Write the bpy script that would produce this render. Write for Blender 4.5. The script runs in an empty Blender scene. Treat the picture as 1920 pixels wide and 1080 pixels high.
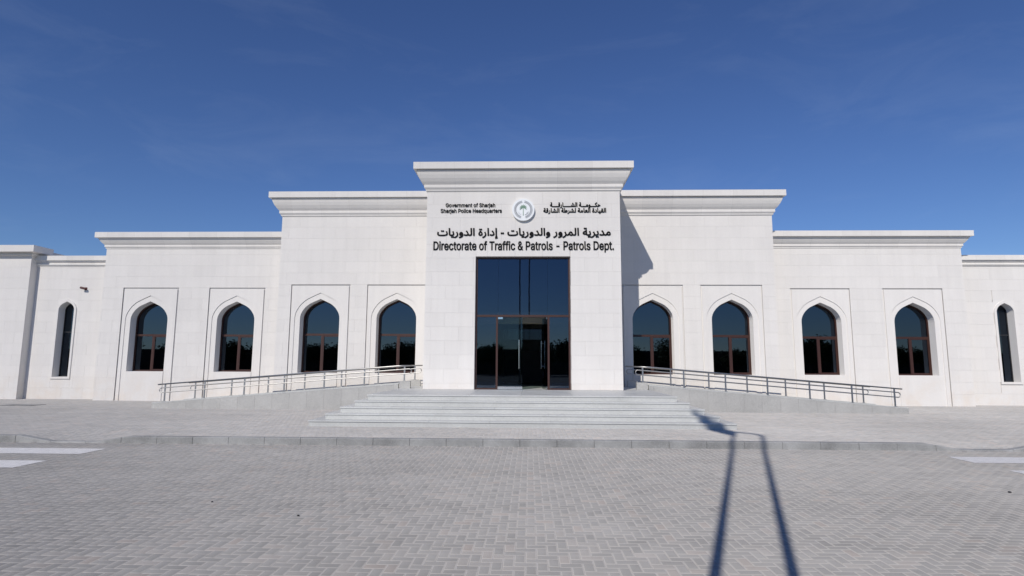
import bpy, math, random
import numpy as np
from mathutils import Vector, Matrix

random.seed(4)
rng = np.random.default_rng(7)
scn = bpy.context.scene
COL = scn.collection
R = math.radians

# ------------------------------------------------------------------ camera
EYE = Vector((0.236, 0.0, 1.75))
PITCH, YAW, ROLL = 0.1285, 0.0309, 0.0049
FPX = 1088.7
fw = Vector((-math.sin(YAW) * math.cos(PITCH), math.cos(YAW) * math.cos(PITCH), math.sin(PITCH)))
rt = Vector((math.cos(YAW), math.sin(YAW), 0))
up = rt.cross(fw)
rt, up = (rt * math.cos(ROLL) + up * math.sin(ROLL), up * math.cos(ROLL) - rt * math.sin(ROLL))
cd = bpy.data.cameras.new('camera')
cd.sensor_width = 36.0
cd.lens = 36.0 * FPX / 1920.0
cd.clip_start, cd.clip_end = 0.05, 6000
cam = bpy.data.objects.new('camera', cd)
COL.objects.link(cam)
m = Matrix((rt, up, -fw)).transposed().to_4x4()
m.translation = EYE
cam.matrix_world = m
scn.camera = cam

# ------------------------------------------------------------------ sky, sun, exposure
SUN_AZ, SUN_EL = R(19.9), R(36.0)          # light travels towards +Y and a little +X
world = bpy.data.worlds.new('World')
scn.world = world
world.use_nodes = True
wn = world.node_tree
bg = wn.nodes['Background']
sky = wn.nodes.new('ShaderNodeTexSky')
sky.sky_type = 'NISHITA'
sky.sun_disc = False
sky.sun_elevation = SUN_EL
sky.sun_rotation = math.pi + SUN_AZ
sky.altitude = 0
sky.air_density = 1.0
sky.dust_density = 0.0
sky.ozone_density = 8.0
hs = wn.nodes.new('ShaderNodeHueSaturation')
hs.inputs['Saturation'].default_value = 1.05
hs.inputs['Hue'].default_value = 0.511
wn.links.new(sky.outputs['Color'], hs.inputs['Color'])
tc = wn.nodes.new('ShaderNodeTexCoord')
mp = wn.nodes.new('ShaderNodeMapping')
mp.inputs['Scale'].default_value = (1.2, 3.5, 6.0)
mp.inputs['Rotation'].default_value = (0.0, 0.35, 0.5)
nz = wn.nodes.new('ShaderNodeTexNoise')
nz.inputs['Scale'].default_value = 2.2
nz.inputs['Detail'].default_value = 7
nz.inputs['Roughness'].default_value = 0.62
nz.inputs['Distortion'].default_value = 0.6
mr = wn.nodes.new('ShaderNodeMapRange')
mr.inputs[1].default_value, mr.inputs[2].default_value = 0.50, 0.85
mr.inputs[3].default_value, mr.inputs[4].default_value = 0.0, 0.045
mxs = wn.nodes.new('ShaderNodeMix')
mxs.data_type = 'RGBA'
mxs.inputs[7].default_value = (8.5, 9.5, 11.0, 1)
wn.links.new(tc.outputs['Generated'], mp.inputs['Vector'])
wn.links.new(mp.outputs[0], nz.inputs['Vector'])
wn.links.new(nz.outputs['Fac'], mr.inputs[0])
wn.links.new(mr.outputs[0], mxs.inputs[0])
wn.links.new(hs.outputs['Color'], mxs.inputs[6])
wn.links.new(mxs.outputs[2], bg.inputs['Color'])
bg.inputs['Strength'].default_value = 0.086
sl = bpy.data.lights.new('sun', 'SUN')
sl.energy = 3.3
sl.angle = R(0.5)
sl.color = (1.0, 0.945, 0.88)
so = bpy.data.objects.new('sun', sl)
COL.objects.link(so)
sd = Vector((math.sin(SUN_AZ) * math.cos(SUN_EL), math.cos(SUN_AZ) * math.cos(SUN_EL), -math.sin(SUN_EL)))
so.rotation_euler = sd.to_track_quat('-Z', 'Y').to_euler()
so.location = (-12, -30, 25)
vs = scn.view_settings
vs.view_transform = 'Standard'
vs.look = 'None'
vs.exposure = 0.0
vs.gamma = 1.0
vs.use_curve_mapping = False
scn.cycles.use_denoising = True
scn.cycles.max_bounces = 8
scn.cycles.transparent_max_bounces = 12

# ------------------------------------------------------------------ helpers
def tag(o, label=None, cat=None, group=None, kind=None):
    if label: o['label'] = label
    if cat: o['category'] = cat
    if group: o['group'] = group
    if kind: o['kind'] = kind
    return o

def empty(name, loc=(0, 0, 0), parent=None):
    o = bpy.data.objects.new(name, None)
    COL.objects.link(o)
    o.location = loc
    o.empty_display_size = 0.2
    if parent: o.parent = parent
    return o

def link(name, me, mat=None, parent=None, loc=None):
    o = bpy.data.objects.new(name, me)
    COL.objects.link(o)
    if mat and not me.materials: me.materials.append(mat)
    if parent: o.parent = parent
    if loc: o.location = loc
    return o

class MB:
    """collects shapes for one mesh"""
    def __init__(s): s.v, s.f, s.t = [], [], []
    def add(s, vs_, fs, tone=0.5):
        b = len(s.v)
        s.v += [tuple(p) for p in vs_]
        s.f += [tuple(i + b for i in f) for f in fs]
        s.t += [tone] * len(fs)
        return s
    def box(s, x0, x1, y0, y1, z0, z1, tone=0.5, skip=()):
        vs_ = [(x0, y0, z0), (x1, y0, z0), (x1, y1, z0), (x0, y1, z0), (x0, y0, z1), (x1, y0, z1), (x1, y1, z1), (x0, y1, z1)]
        fs = {'bottom': (3, 2, 1, 0), 'top': (4, 5, 6, 7), 'front': (0, 1, 5, 4), 'right': (1, 2, 6, 5), 'back': (2, 3, 7, 6), 'left': (3, 0, 4, 7)}
        return s.add(vs_, [f for k, f in fs.items() if k not in skip], tone)
    def prism(s, poly, y0, y1):
        """xz polygon pushed through y"""
        n = len(poly)
        vs_ = [(x, y0, z) for x, z in poly] + [(x, y1, z) for x, z in poly]
        fs = [tuple(range(n)), tuple(range(2 * n - 1, n - 1, -1))]
        fs += [(i, i + n, (i + 1) % n + n, (i + 1) % n) for i in range(n)]
        return s.add(vs_, fs)
    def tube(s, pts, r, n=8, caps=True):
        rs = r if isinstance(r, (list, tuple)) else [r] * len(pts)
        pts = [Vector(p) for p in pts]
        rings = []
        for i, p in enumerate(pts):
            a = pts[max(i - 1, 0)]; b = pts[min(i + 1, len(pts) - 1)]
            d = (b - a).normalized()
            q = d.orthogonal().normalized() if abs(d.z) > 0.9 else d.cross(Vector((0, 0, 1))).normalized()
            w = d.cross(q)
            rings.append([p + (q * math.cos(2 * math.pi * k / n) + w * math.sin(2 * math.pi * k / n)) * rs[i] for k in range(n)])
        vs_ = [v for ring in rings for v in ring]
        fs = []
        for i in range(len(pts) - 1):
            for k in range(n):
                fs.append((i * n + k, i * n + (k + 1) % n, (i + 1) * n + (k + 1) % n, (i + 1) * n + k))
        if caps:
            fs.append(tuple(range(n - 1, -1, -1)))
            fs.append(tuple((len(pts) - 1) * n + k for k in range(n)))
        return s.add(vs_, fs)
    def mesh(s, name, smooth=False):
        me = bpy.data.meshes.new(name)
        me.from_pydata(s.v, [], s.f)
        at = me.attributes.new('tone', 'FLOAT', 'FACE')
        at.data.foreach_set('value', s.t)
        if smooth: me.polygons.foreach_set('use_smooth', [True] * len(s.f))
        me.update()
        return me
    def build(s, name, mat, parent=None, loc=None, smooth=False):
        return link(name, s.mesh(name, smooth), mat, parent, loc)

def bevel(o, w, seg=2):
    b = o.modifiers.new('bevel', 'BEVEL')
    b.width, b.segments, b.limit_method = w, seg, 'ANGLE'
    b.angle_limit = R(40)
    return o

# ------------------------------------------------------------------ materials
def new_mat(name):
    mt = bpy.data.materials.new(name)
    mt.use_nodes = True
    nt = mt.node_tree
    return mt, nt, nt.nodes['Principled BSDF']

class N:
    def __init__(s, nt): s.nt = nt
    def n(s, t, **kw):
        o = s.nt.nodes.new(t)
        for k, v in kw.items(): setattr(o, k, v)
        return o
    def link(s, a, b): s.nt.links.new(a, b)
    def put(s, sock, v):
        if hasattr(v, 'is_output'): s.link(v, sock)
        else: sock.default_value = v
    def math(s, op, a, b=0.0, clamp=False):
        o = s.n('ShaderNodeMath', operation=op); o.use_clamp = clamp
        s.put(o.inputs[0], a); s.put(o.inputs[1], b)
        return o.outputs[0]
    def coord(s):
        return s.n('ShaderNodeNewGeometry').outputs['Position']
    def noise(s, scale, detail=3, rough=0.55, vec=None, stretch=None):
        o = s.n('ShaderNodeTexNoise')
        o.inputs['Scale'].default_value = scale
        o.inputs['Detail'].default_value = detail
        o.inputs['Roughness'].default_value = rough
        v = vec or s.coord()
        if stretch:
            mp = s.n('ShaderNodeMapping'); mp.inputs['Scale'].default_value = stretch
            s.link(v, mp.inputs['Vector']); v = mp.outputs[0]
        s.link(v, o.inputs['Vector'])
        return o.outputs['Fac']
    def ramp(s, fac, stops):
        o = s.n('ShaderNodeValToRGB')
        e = o.color_ramp.elements
        while len(e) < len(stops): e.new(0.5)
        for i, (p, c) in enumerate(stops):
            e[i].position = p; e[i].color = (*c, 1) if len(c) == 3 else c
        s.put(o.inputs[0], fac)
        return o.outputs[0]
    def mix(s, fac, a, b, mode='MIX'):
        o = s.n('ShaderNodeMix', data_type='RGBA', blend_type=mode)
        s.put(o.inputs[0], fac)
        s.put(o.inputs[6], a if hasattr(a, 'is_output') else (*a, 1))
        s.put(o.inputs[7], b if hasattr(b, 'is_output') else (*b, 1))
        return o.outputs[2]
    def scale(s, col, k):
        """colour times a value"""
        o = s.n('ShaderNodeVectorMath', operation='SCALE')
        s.put(o.inputs[0], col if hasattr(col, 'is_output') else col)
        s.put(o.inputs['Scale'], k)
        return o.outputs[0]
    def remap(s, v, a, b, c, d):
        o = s.n('ShaderNodeMapRange')
        for i, q in enumerate((v, a, b, c, d)): s.put(o.inputs[i], q)
        return o.outputs[0]
    def bump(s, h, strength, dist):
        o = s.n('ShaderNodeBump')
        o.inputs['Strength'].default_value = strength
        o.inputs['Distance'].default_value = dist
        s.link(h, o.inputs['Height'])
        return o.outputs[0]

def stone_mat(name, col, tone_amp=0.05, weather=True, rough=0.75, lengths=0):
    mt, nt, p = new_mat(name)
    g = N(nt)
    tone = g.n('ShaderNodeAttribute', attribute_name='tone').outputs['Fac']
    big = g.noise(0.35, 4)
    fine = g.noise(22, 5, 0.65)
    streak = g.noise(1.0, 4, 0.6, stretch=(5.0, 5.0, 0.35))
    k = g.math('ADD', g.remap(tone, 0, 1, 1 - tone_amp, 1 + tone_amp), g.remap(big, 0.3, 0.7, -0.022, 0.022))
    k = g.math('ADD', k, g.remap(fine, 0.3, 0.7, -0.02, 0.02))
    k = g.math('ADD', k, g.remap(streak, 0.35, 0.75, 0.015, -0.03))
    if lengths:
        xs_ = g.n('ShaderNodeSeparateXYZ'); g.link(g.coord(), xs_.inputs[0])
        q = g.math('DIVIDE', xs_.outputs[0], lengths)
        wn_ = g.n('ShaderNodeTexWhiteNoise', noise_dimensions='1D')
        g.link(g.math('FLOOR', q), wn_.inputs['W'])
        k = g.math('ADD', k, g.remap(wn_.outputs['Value'], 0, 1, -0.035, 0.03))
        fr_ = g.math('FRACT', q)
        k = g.math('SUBTRACT', k, g.math('MULTIPLY', g.math('LESS_THAN', fr_, 0.008), 0.14))
    c = g.scale(col, k)
    if weather:
        z = g.n('ShaderNodeSeparateXYZ'); g.link(g.coord(), z.inputs[0])
        low = g.remap(z.outputs[2], 0.12, 1.6, 1.0, 0.0)
        blot = g.remap(g.noise(1.7, 5, 0.65), 0.42, 0.72, 0.0, 1.0)
        f = g.math('MULTIPLY', g.math('MULTIPLY', low, blot), 0.55, clamp=True)
        c = g.mix(f, c, tuple(q * t for q, t in zip(col, (0.93, 0.83, 0.72))))
    g.link(c, p.inputs['Base Color'])
    p.inputs['Roughness'].default_value = rough
    p.inputs['Specular IOR Level'].default_value = 0.3
    p.inputs['Diffuse Roughness'].default_value = 0.6
    g.link(g.bump(g.math('ADD', fine, g.noise(90, 3)), 0.25, 0.004), p.inputs['Normal'])
    return mt

def granite_mat(name, col, rough, speck=0.5, stain=0.4):
    mt, nt, p = new_mat(name)
    g = N(nt)
    v = g.n('ShaderNodeTexVoronoi'); v.inputs['Scale'].default_value = 95
    g.link(g.coord(), v.inputs['Vector'])
    sp = g.noise(140, 3, 0.7)
    tone = g.n('ShaderNodeObjectInfo').outputs['Random']
    big = g.noise(1.3, 5, 0.6)
    sep = g.n('ShaderNodeSeparateColor'); g.link(v.outputs['Color'], sep.inputs[0])
    k = g.math('ADD', g.remap(sep.outputs[0], 0, 1, 1 - 0.28 * speck, 1 + 0.22 * speck), g.remap(sp, 0.3, 0.7, -0.16 * speck, 0.16 * speck))
    k = g.math('ADD', k, g.remap(big, 0.3, 0.7, -0.16 * stain, 0.12 * stain))
    k = g.math('ADD', k, g.remap(tone, 0, 1, -0.035, 0.035))
    g.link(g.scale(col, k), p.inputs['Base Color'])
    g.link(g.remap(big, 0.3, 0.7, rough - 0.08, rough + 0.12), p.inputs['Roughness'])
    p.inputs['Specular IOR Level'].default_value = 0.4
    g.link(g.bump(sp, 0.12, 0.002), p.inputs['Normal'])
    return mt

def paver_mat(name, use_object, lift=1.0):
    mt, nt, p = new_mat(name)
    g = N(nt)
    if use_object: tone = g.n('ShaderNodeObjectInfo').outputs['Random']
    else: tone = g.n('ShaderNodeAttribute', attribute_name='tone').outputs['Fac']
    c = g.ramp(tone, [(0.0, (0.275, 0.266, 0.250)), (0.3, (0.300, 0.290, 0.273)), (0.75, (0.318, 0.306, 0.287)), (0.9, (0.336, 0.317, 0.293)), (0.96, (0.345, 0.310, 0.280)), (1.0, (0.352, 0.340, 0.320))])
    big = g.noise(0.22, 5, 0.6)
    mid = g.noise(2.2, 5, 0.65)
    fine = g.noise(160, 4, 0.7)
    k = g.math('ADD', g.remap(big, 0.3, 0.7, 0.86, 1.12), g.remap(mid, 0.3, 0.7, -0.07, 0.07))
    spot = g.remap(g.noise(0.9, 6, 0.7), 0.62, 0.72, 0.0, -0.13)
    k = g.math('ADD', k, spot)
    track = g.noise(0.8, 3, 0.5, stretch=(0.07, 1.6, 1.0))
    k = g.math('ADD', k, g.remap(track, 0.45, 0.7, 0.02, -0.07))
    k = g.math('ADD', k, g.remap(fine, 0.3, 0.7, -0.13, 0.13))
    c = g.scale(c, g.math('MULTIPLY', k, lift))
    edge = g.n('ShaderNodeAttribute', attribute_name='edge').outputs['Fac']
    c = g.mix(g.math('MULTIPLY', edge, 0.5), c, (0.53, 0.505, 0.465))
    g.link(c, p.inputs['Base Color'])
    p.inputs['Roughness'].default_value = 0.85
    p.inputs['Specular IOR Level'].default_value = 0.25
    p.inputs['Diffuse Roughness'].default_value = 1.0
    g.link(g.bump(fine, 0.35, 0.002), p.inputs['Normal'])
    return mt

def plain(name, col, rough=0.6, metal=0.0, var=0.06, scale=6.0, spec=0.5):
    mt, nt, p = new_mat(name)
    g = N(nt)
    k = g.remap(g.noise(scale, 5, 0.6), 0.3, 0.7, 1 - var, 1 + var)
    g.link(g.scale(col, k), p.inputs['Base Color'])
    p.inputs['Roughness'].default_value = rough
    p.inputs['Metallic'].default_value = metal
    p.inputs['Specular IOR Level'].default_value = spec
    return mt

def glass_mat(name, tint, ior, wobble=0.0):
    mt, nt, p = new_mat(name)
    g = N(nt)
    nt.nodes.remove(p)
    out = nt.nodes['Material Output']
    tr = g.n('ShaderNodeBsdfTransparent'); tr.inputs[0].default_value = (*tint, 1)
    gl = g.n('ShaderNodeBsdfGlossy'); gl.inputs['Roughness'].default_value = 0.0
    gl.inputs['Color'].default_value = (0.62, 0.78, 1.0, 1)
    fr = g.n('ShaderNodeFresnel'); fr.inputs['IOR'].default_value = ior
    if wobble:
        b = g.bump(g.noise(0.9, 2), wobble, 0.05)
        g.link(b, gl.inputs['Normal'])
    mx = g.n('ShaderNodeMixShader')
    g.link(fr.outputs[0], mx.inputs[0]); g.link(tr.outputs[0], mx.inputs[1]); g.link(gl.outputs[0], mx.inputs[2])
    g.link(mx.outputs[0], out.inputs['Surface'])
    return mt

WALL = (0.805, 0.780, 0.742)
M = {}
M['stone'] = stone_mat('limestone_cladding', WALL, 0.016)
M['backing'] = stone_mat('limestone_joint', (0.785, 0.76, 0.72), 0.0)
M['cornice'] = stone_mat('cornice_stone', (0.81, 0.785, 0.745), 0.02, weather=False, lengths=1.17)
M['surround'] = stone_mat('window_surround_stone', (0.815, 0.79, 0.752), 0.02)
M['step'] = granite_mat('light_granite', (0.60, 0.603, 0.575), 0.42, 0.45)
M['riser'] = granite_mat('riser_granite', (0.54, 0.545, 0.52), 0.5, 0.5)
M['ramp'] = granite_mat('grey_granite', (0.47, 0.462, 0.435), 0.55, 0.6, 0.7)
M['paver'] = paver_mat('concrete_paver', False)
M['paver1'] = paver_mat('concrete_paver_single', True)
M['walk'] = paver_mat('pavement_paver', False, 1.33)
M['sand'] = plain('joint_sand', (0.53, 0.505, 0.465), 0.95, var=0.12, scale=30, spec=0.1)
M['kerb'] = granite_mat('kerb_concrete', (0.33, 0.33, 0.318), 0.85, 0.5, 1.9)
M['paint'] = plain('road_paint', (0.80, 0.78, 0.745), 0.7, var=0.12, scale=9)
M['steel'] = plain('brushed_steel', (0.47, 0.46, 0.44), 0.38, 1.0, 0.08, 20)
M['chrome'] = plain('polished_steel', (0.75, 0.75, 0.74), 0.15, 1.0, 0.03)
M['frame'] = plain('brown_aluminium', (0.052, 0.020, 0.014), 0.42, 0.0, 0.08)
M['dark'] = plain('dark_metal', (0.03, 0.03, 0.032), 0.5)
M['inner'] = plain('interior_plaster', (0.35, 0.34, 0.32), 0.9)
M['beige'] = plain('beige_bulkhead', (0.85, 0.76, 0.60), 0.8)
M['glass'] = glass_mat('tinted_window_glass', (0.10, 0.11, 0.12), 1.95)
M['glass2'] = glass_mat('tall_facade_glass', (0.42, 0.44, 0.46), 1.85, 0.012)
M['glass3'] = glass_mat('clear_door_glass', (0.62, 0.70, 0.66), 1.5)
M['letter'] = plain('black_acrylic', (0.004, 0.004, 0.0045), 0.6, spec=0.12)
M['white'] = plain('white_enamel', (0.80, 0.82, 0.82), 0.4, var=0.02)
M['silver'] = plain('silver_grey_enamel', (0.47, 0.49, 0.51), 0.4)
M['green'] = plain('green_enamel', (0.16, 0.27, 0.19), 0.4)
M['asphalt'] = plain('asphalt', (0.13, 0.127, 0.12), 0.9, var=0.2, scale=2, spec=0.2)
M['sandground'] = plain('sandy_ground', (0.33, 0.28, 0.21), 0.95, var=0.15, scale=0.3, spec=0.1)
M['pole'] = plain('galvanised_pole', (0.42, 0.42, 0.42), 0.45, 0.7)
M['cctv'] = plain('maroon_plastic', (0.08, 0.02, 0.02), 0.5)

# ------------------------------------------------------------------ ground, road, pavement
ZS = 0.14
KERB0, KERB1 = 12.55, 12.70

def dip(x):
    a = np.abs(x)
    return np.clip(np.minimum((a - 8.40) / 0.72, (10.82 - a) / 0.72), 0, 1)

def walk_z(x, y):
    return ZS - 0.118 * dip(x) * np.clip(1 - (y - KERB1) / 1.35, 0, 1)

g_ = MB(); g_.add([(-900, -700, -0.06), (900, -700, -0.06), (900, 1500, -0.06), (-900, 1500, -0.06)], [(0, 1, 2, 3)])
tag(g_.build('ground', M['sandground']), kind='structure')
g_ = MB(); g_.box(-120, 120, -60, -14.0, -0.05, -0.012, skip=('bottom',))
tag(g_.build('car_park', M['asphalt']), kind='structure')
g_ = MB(); g_.box(-60, 60, -14.0, KERB0 + 0.02, -0.05, -0.0050, skip=('bottom',))
road = tag(g_.build('road', M['sand']), kind='structure')

GAP, CH, U = 0.005, 0.0074, 0.1

def herringbone(x0, x1, y0, y1):
    i0, i1 = math.floor(x0 / U), math.ceil(x1 / U)
    j0, j1 = math.floor(y0 / U), math.ceil(y1 / U)
    I, J = np.meshgrid(np.arange(i0, i1), np.arange(j0, j1), indexing='ij')
    k = (I - J) % 4
    hI, hJ = I[k == 0], J[k == 0]
    vI, vJ = I[k == 3], J[k == 3]
    cx = np.concatenate([(hI + 1) * U, (vI + 0.5) * U])
    cy = np.concatenate([(hJ + 0.5) * U, (vJ + 1) * U])
    hor = np.concatenate([np.ones(len(hI), bool), np.zeros(len(vI), bool)])
    return cx, cy, hor

def paver_mesh(name, cx, cy, hor, zfun, mat, lo, hi):
    n = len(cx)
    hx = np.where(hor, U, U / 2) - GAP / 2
    hy = np.where(hor, U / 2, U) - GAP / 2
    sx = np.array([-1, 1, 1, -1]); sy = np.array([-1, -1, 1, 1])
    ox = cx[:, None] + sx * hx[:, None]; oy = cy[:, None] + sy * hy[:, None]
    ix = cx[:, None] + sx * (hx - CH)[:, None]; iy = cy[:, None] + sy * (hy - CH)[:, None]
    # keep everything inside the slab of y allowed
    oy = np.clip(oy, lo, hi); iy = np.clip(iy, lo + 0.002, hi - 0.002)
    dz = rng.normal(0, 0.0007, n)[:, None]
    tx = rng.normal(0, 0.004, n)[:, None]; ty = rng.normal(0, 0.004, n)[:, None]
    oz = zfun(ox, oy) - 0.0060 + dz
    iz = zfun(ix, iy) + dz + tx * (ix - cx[:, None]) + ty * (iy - cy[:, None])
    V = np.concatenate([np.stack([ox, oy, oz], -1), np.stack([ix, iy, iz], -1)], 1).reshape(-1, 3)
    base = np.array([[4, 5, 6, 7], [0, 1, 5, 4], [1, 2, 6, 5], [2, 3, 7, 6], [3, 0, 4, 7]])
    F = (np.arange(n)[:, None, None] * 8 + base).reshape(-1, 4)
    me = bpy.data.meshes.new(name)
    me.vertices.add(len(V)); me.vertices.foreach_set('co', V.astype(np.float32).ravel())
    me.loops.add(F.size); me.loops.foreach_set('vertex_index', F.astype(np.int32).ravel())
    me.polygons.add(len(F))
    me.polygons.foreach_set('loop_start', np.arange(0, F.size, 4, dtype=np.int32))
    at = me.attributes.new('tone', 'FLOAT', 'FACE')
    at.data.foreach_set('value', np.repeat(rng.random(n), 5).astype(np.float32))
    ed = me.attributes.new('edge', 'FLOAT', 'FACE')
    ed.data.foreach_set('value', np.tile(np.array([0, 1, 1, 1, 1], np.float32), n))
    me.materials.append(mat)
    me.update(calc_edges=True)
    return me

def project(x, y, z):
    d = np.stack([x - EYE.x, y - EYE.y, z - EYE.z + 0 * x], -1)
    w = d @ np.array(fw)
    return 960 + FPX * (d @ np.array(rt)) / w, 540 - FPX * (d @ np.array(up)) / w

cx, cy, hor = herringbone(-14.5, 14.5, 3.4, KERB0)
keep = cy < KERB0 - 0.02
cx, cy, hor = cx[keep], cy[keep], hor[keep]
px, py = project(cx, cy, 0.0)
seen = (px > 0) & (px < 1920) & (py < 1078)
order = np.argsort(np.where(seen, np.hypot(cx - EYE.x, cy), 1e9))
near = order[:300]
rest = np.ones(len(cx), bool); rest[near] = False
flat = lambda x, y: 0.0 * x
tag(link('paver_field', paver_mesh('paver_field', cx[rest], cy[rest], hor[rest], flat, M['paver'], 3.0, KERB0 - 0.004), None, road), kind='stuff')
pm = {}
for h in (True, False):
    pm[h] = paver_mesh('paver', np.array([0.0]), np.array([0.0]), np.array([h]), flat, M['paver1'], -1, 1)
for i in near:
    o = link('paver', pm[bool(hor[i])], None, road, (float(cx[i]), float(cy[i]), float(rng.normal(0, 0.0007))))
    o.rotation_euler = (float(rng.normal(0, 0.003)), float(rng.normal(0, 0.003)), 0)

# paving past the modelled blocks, too far or out of view to show single pieces
for x0, x1, y0, y1 in ((-60, 60, -14.0, 3.385), (-60, -14.62, 3.385, KERB0 - 0.01), (14.62, 60, 3.385, KERB0 - 0.01)):
    b = MB(); b.box(x0, x1, y0, y1, -0.02, -0.001, skip=('bottom',))
    b.build('far_paving', M['paver1'], road)

# painted zebra bars, paver by paver
def stripe(x0, x1, y0, y1):
    b = MB()
    hx = np.where(hor, U, U / 2) - 0.0015
    hy = np.where(hor, U / 2, U) - 0.0015
    for k in np.nonzero((cx + hx > x0) & (cx - hx < x1) & (cy + hy > y0) & (cy - hy < y1))[0]:
        a0, a1 = max(cx[k] - hx[k], x0), min(cx[k] + hx[k], x1)
        b0, b1 = max(cy[k] - hy[k], y0), min(cy[k] + hy[k], y1)
        if a1 - a0 < 0.01 or b1 - b0 < 0.012: continue
        b.add([(a0, b0, 0.004), (a1, b0, 0.004), (a1, b1, 0.004), (a0, b1, 0.004)], [(0, 1, 2, 3)], random.random())
    b.build('crosswalk_stripe', M['paint'], road)
for side in (-1, 1):
    for y0, y1 in ((11.05, 11.74), (9.6, 10.3), (8.15, 8.85)):
        xa, xb = (8.27, 11.6)
        stripe(*((-xb, -xa) if side < 0 else (xa, xb)), y0, y1)

# pavement
nx, ny = 181, 14
xs = np.linspace(-45, 45, nx); ys = np.concatenate([np.linspace(KERB1 - 0.01, 14.2, 8), np.linspace(15.5, 27, 6)])
xs = np.sort(np.concatenate([xs, [s * q for s in (-1, 1) for q in (8.4, 9.12, 10.1, 10.82)]])); nx = len(xs)
X, Y = np.meshgrid(xs, ys, indexing='ij')
Z = walk_z(X, Y) - 0.0050
b = MB()
b.add([(X[i, j], Y[i, j], Z[i, j]) for i in range(nx) for j in range(ny)], [(i * ny + j, (i + 1) * ny + j, (i + 1) * ny + j + 1, i * ny + j + 1) for i in range(nx - 1) for j in range(ny - 1)])
walk = tag(b.build('pavement', M['sand']), kind='structure')
wx, wy, wh = herringbone(-27, 27, KERB1, 24.6)
a = np.abs(wx)
inside = ((wy > 15.0) & (a < 4.2)) | ((wy > 20.1) & (a < 12.7)) | ((wy > 23.9) & (a < 17.5)) | (wy < KERB1 + 0.02)
wx, wy, wh = wx[~inside], wy[~inside], wh[~inside]
tag(link('pavement_pavers', paver_mesh('pavement_pavers', wx, wy, wh, walk_z, M['walk'], KERB1 + 0.004, 25), None, walk), kind='stuff')

for x0, x1 in ((-45, -27.1), (27.1, 45)):
    b = MB(); b.box(x0, x1, KERB1 + 0.005, 26.5, ZS - 0.02, ZS - 0.001, skip=('bottom',))
    b.build('far_paving', M['paver1'], walk)

# kerb stones
kerb = tag(empty('kerb', (0, KERB0, 0)), kind='structure')
L = 0.78
for i in range(-36, 36):
    x0, x1 = i * L + 0.004 + 0.03, (i + 1) * L - 0.004 + 0.03
    xs_ = sorted({x0, x1, *[q for s in (-1, 1) for q in (s * 8.4, s * 9.12, s * 10.1, s * 10.82) if x0 < q < x1]})
    b = MB()
    top = [float(ZS + 0.006 - 0.118 * dip(np.array(q))) for q in xs_]
    jit = random.uniform(-0.003, 0.003)
    n = len(xs_)
    c = 0.018
    sec = []
    for q, t in zip(xs_, top):
        sec += [(q, KERB0 + jit, -0.04), (q, KERB0 + jit, t - c), (q, KERB0 + jit + 0.006, t - 0.006), (q, KERB0 + jit + c, t), (q, KERB1 - 0.002, t), (q, KERB1 - 0.002, -0.04)]
    fs = [tuple(range(5, -1, -1)), tuple((n - 1) * 6 + k for k in range(6))]
    for s in range(n - 1):
        for k in range(5):
            fs.append((s * 6 + k, (s + 1) * 6 + k, (s + 1) * 6 + k + 1, s * 6 + k + 1))
    b.add([(x, y - KERB0, z) for x, y, z in sec], fs)
    b.build('kerb_stone', M['kerb'], kerb)

# ------------------------------------------------------------------ building
YP, YM, YW, YE, YL = 19.41, 22.71, 23.75, 24.45, 24.10
A1, A2, A3, A4 = 3.31, 9.80, 17.75, 21.30
ZP = 0.875
a4 = lambda s_: A4 if s_ < 0 else A4 + 1.7      # the right link wall runs on past the frame
TOP1, TOP2, TOP3, TOP4, TOP5 = 8.54, 8.52, 7.14, 6.29, 6.66
YB = 34.0
bld = tag(empty('public_building', (0, YP, ZS)), 'long white stone public building with arched windows and a tall glazed entrance', 'building')
BO = Vector((0, YP, ZS))
def bpart(mb, name, mat, parent=None, smooth=False):
    """a part of the building, given in world coordinates"""
    mb.v = [(x - BO.x, y - BO.y, z - BO.z) for x, y, z in mb.v]
    return mb.build(name, mat, parent or bld, smooth=smooth)

def subtract(rect, hole):
    x0, x1, z0, z1 = rect; a0, a1, c0, c1 = hole
    if a0 >= x1 or a1 <= x0 or c0 >= z1 or c1 <= z0: return [rect]
    out = []
    if a0 > x0: out.append((x0, a0, z0, z1))
    if a1 < x1: out.append((a1, x1, z0, z1))
    xa, xb = max(x0, a0), min(x1, a1)
    if c0 > z0: out.append((xa, xb, z0, c0))
    if c1 < z1: out.append((xa, xb, c1, z1))
    return out

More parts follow.
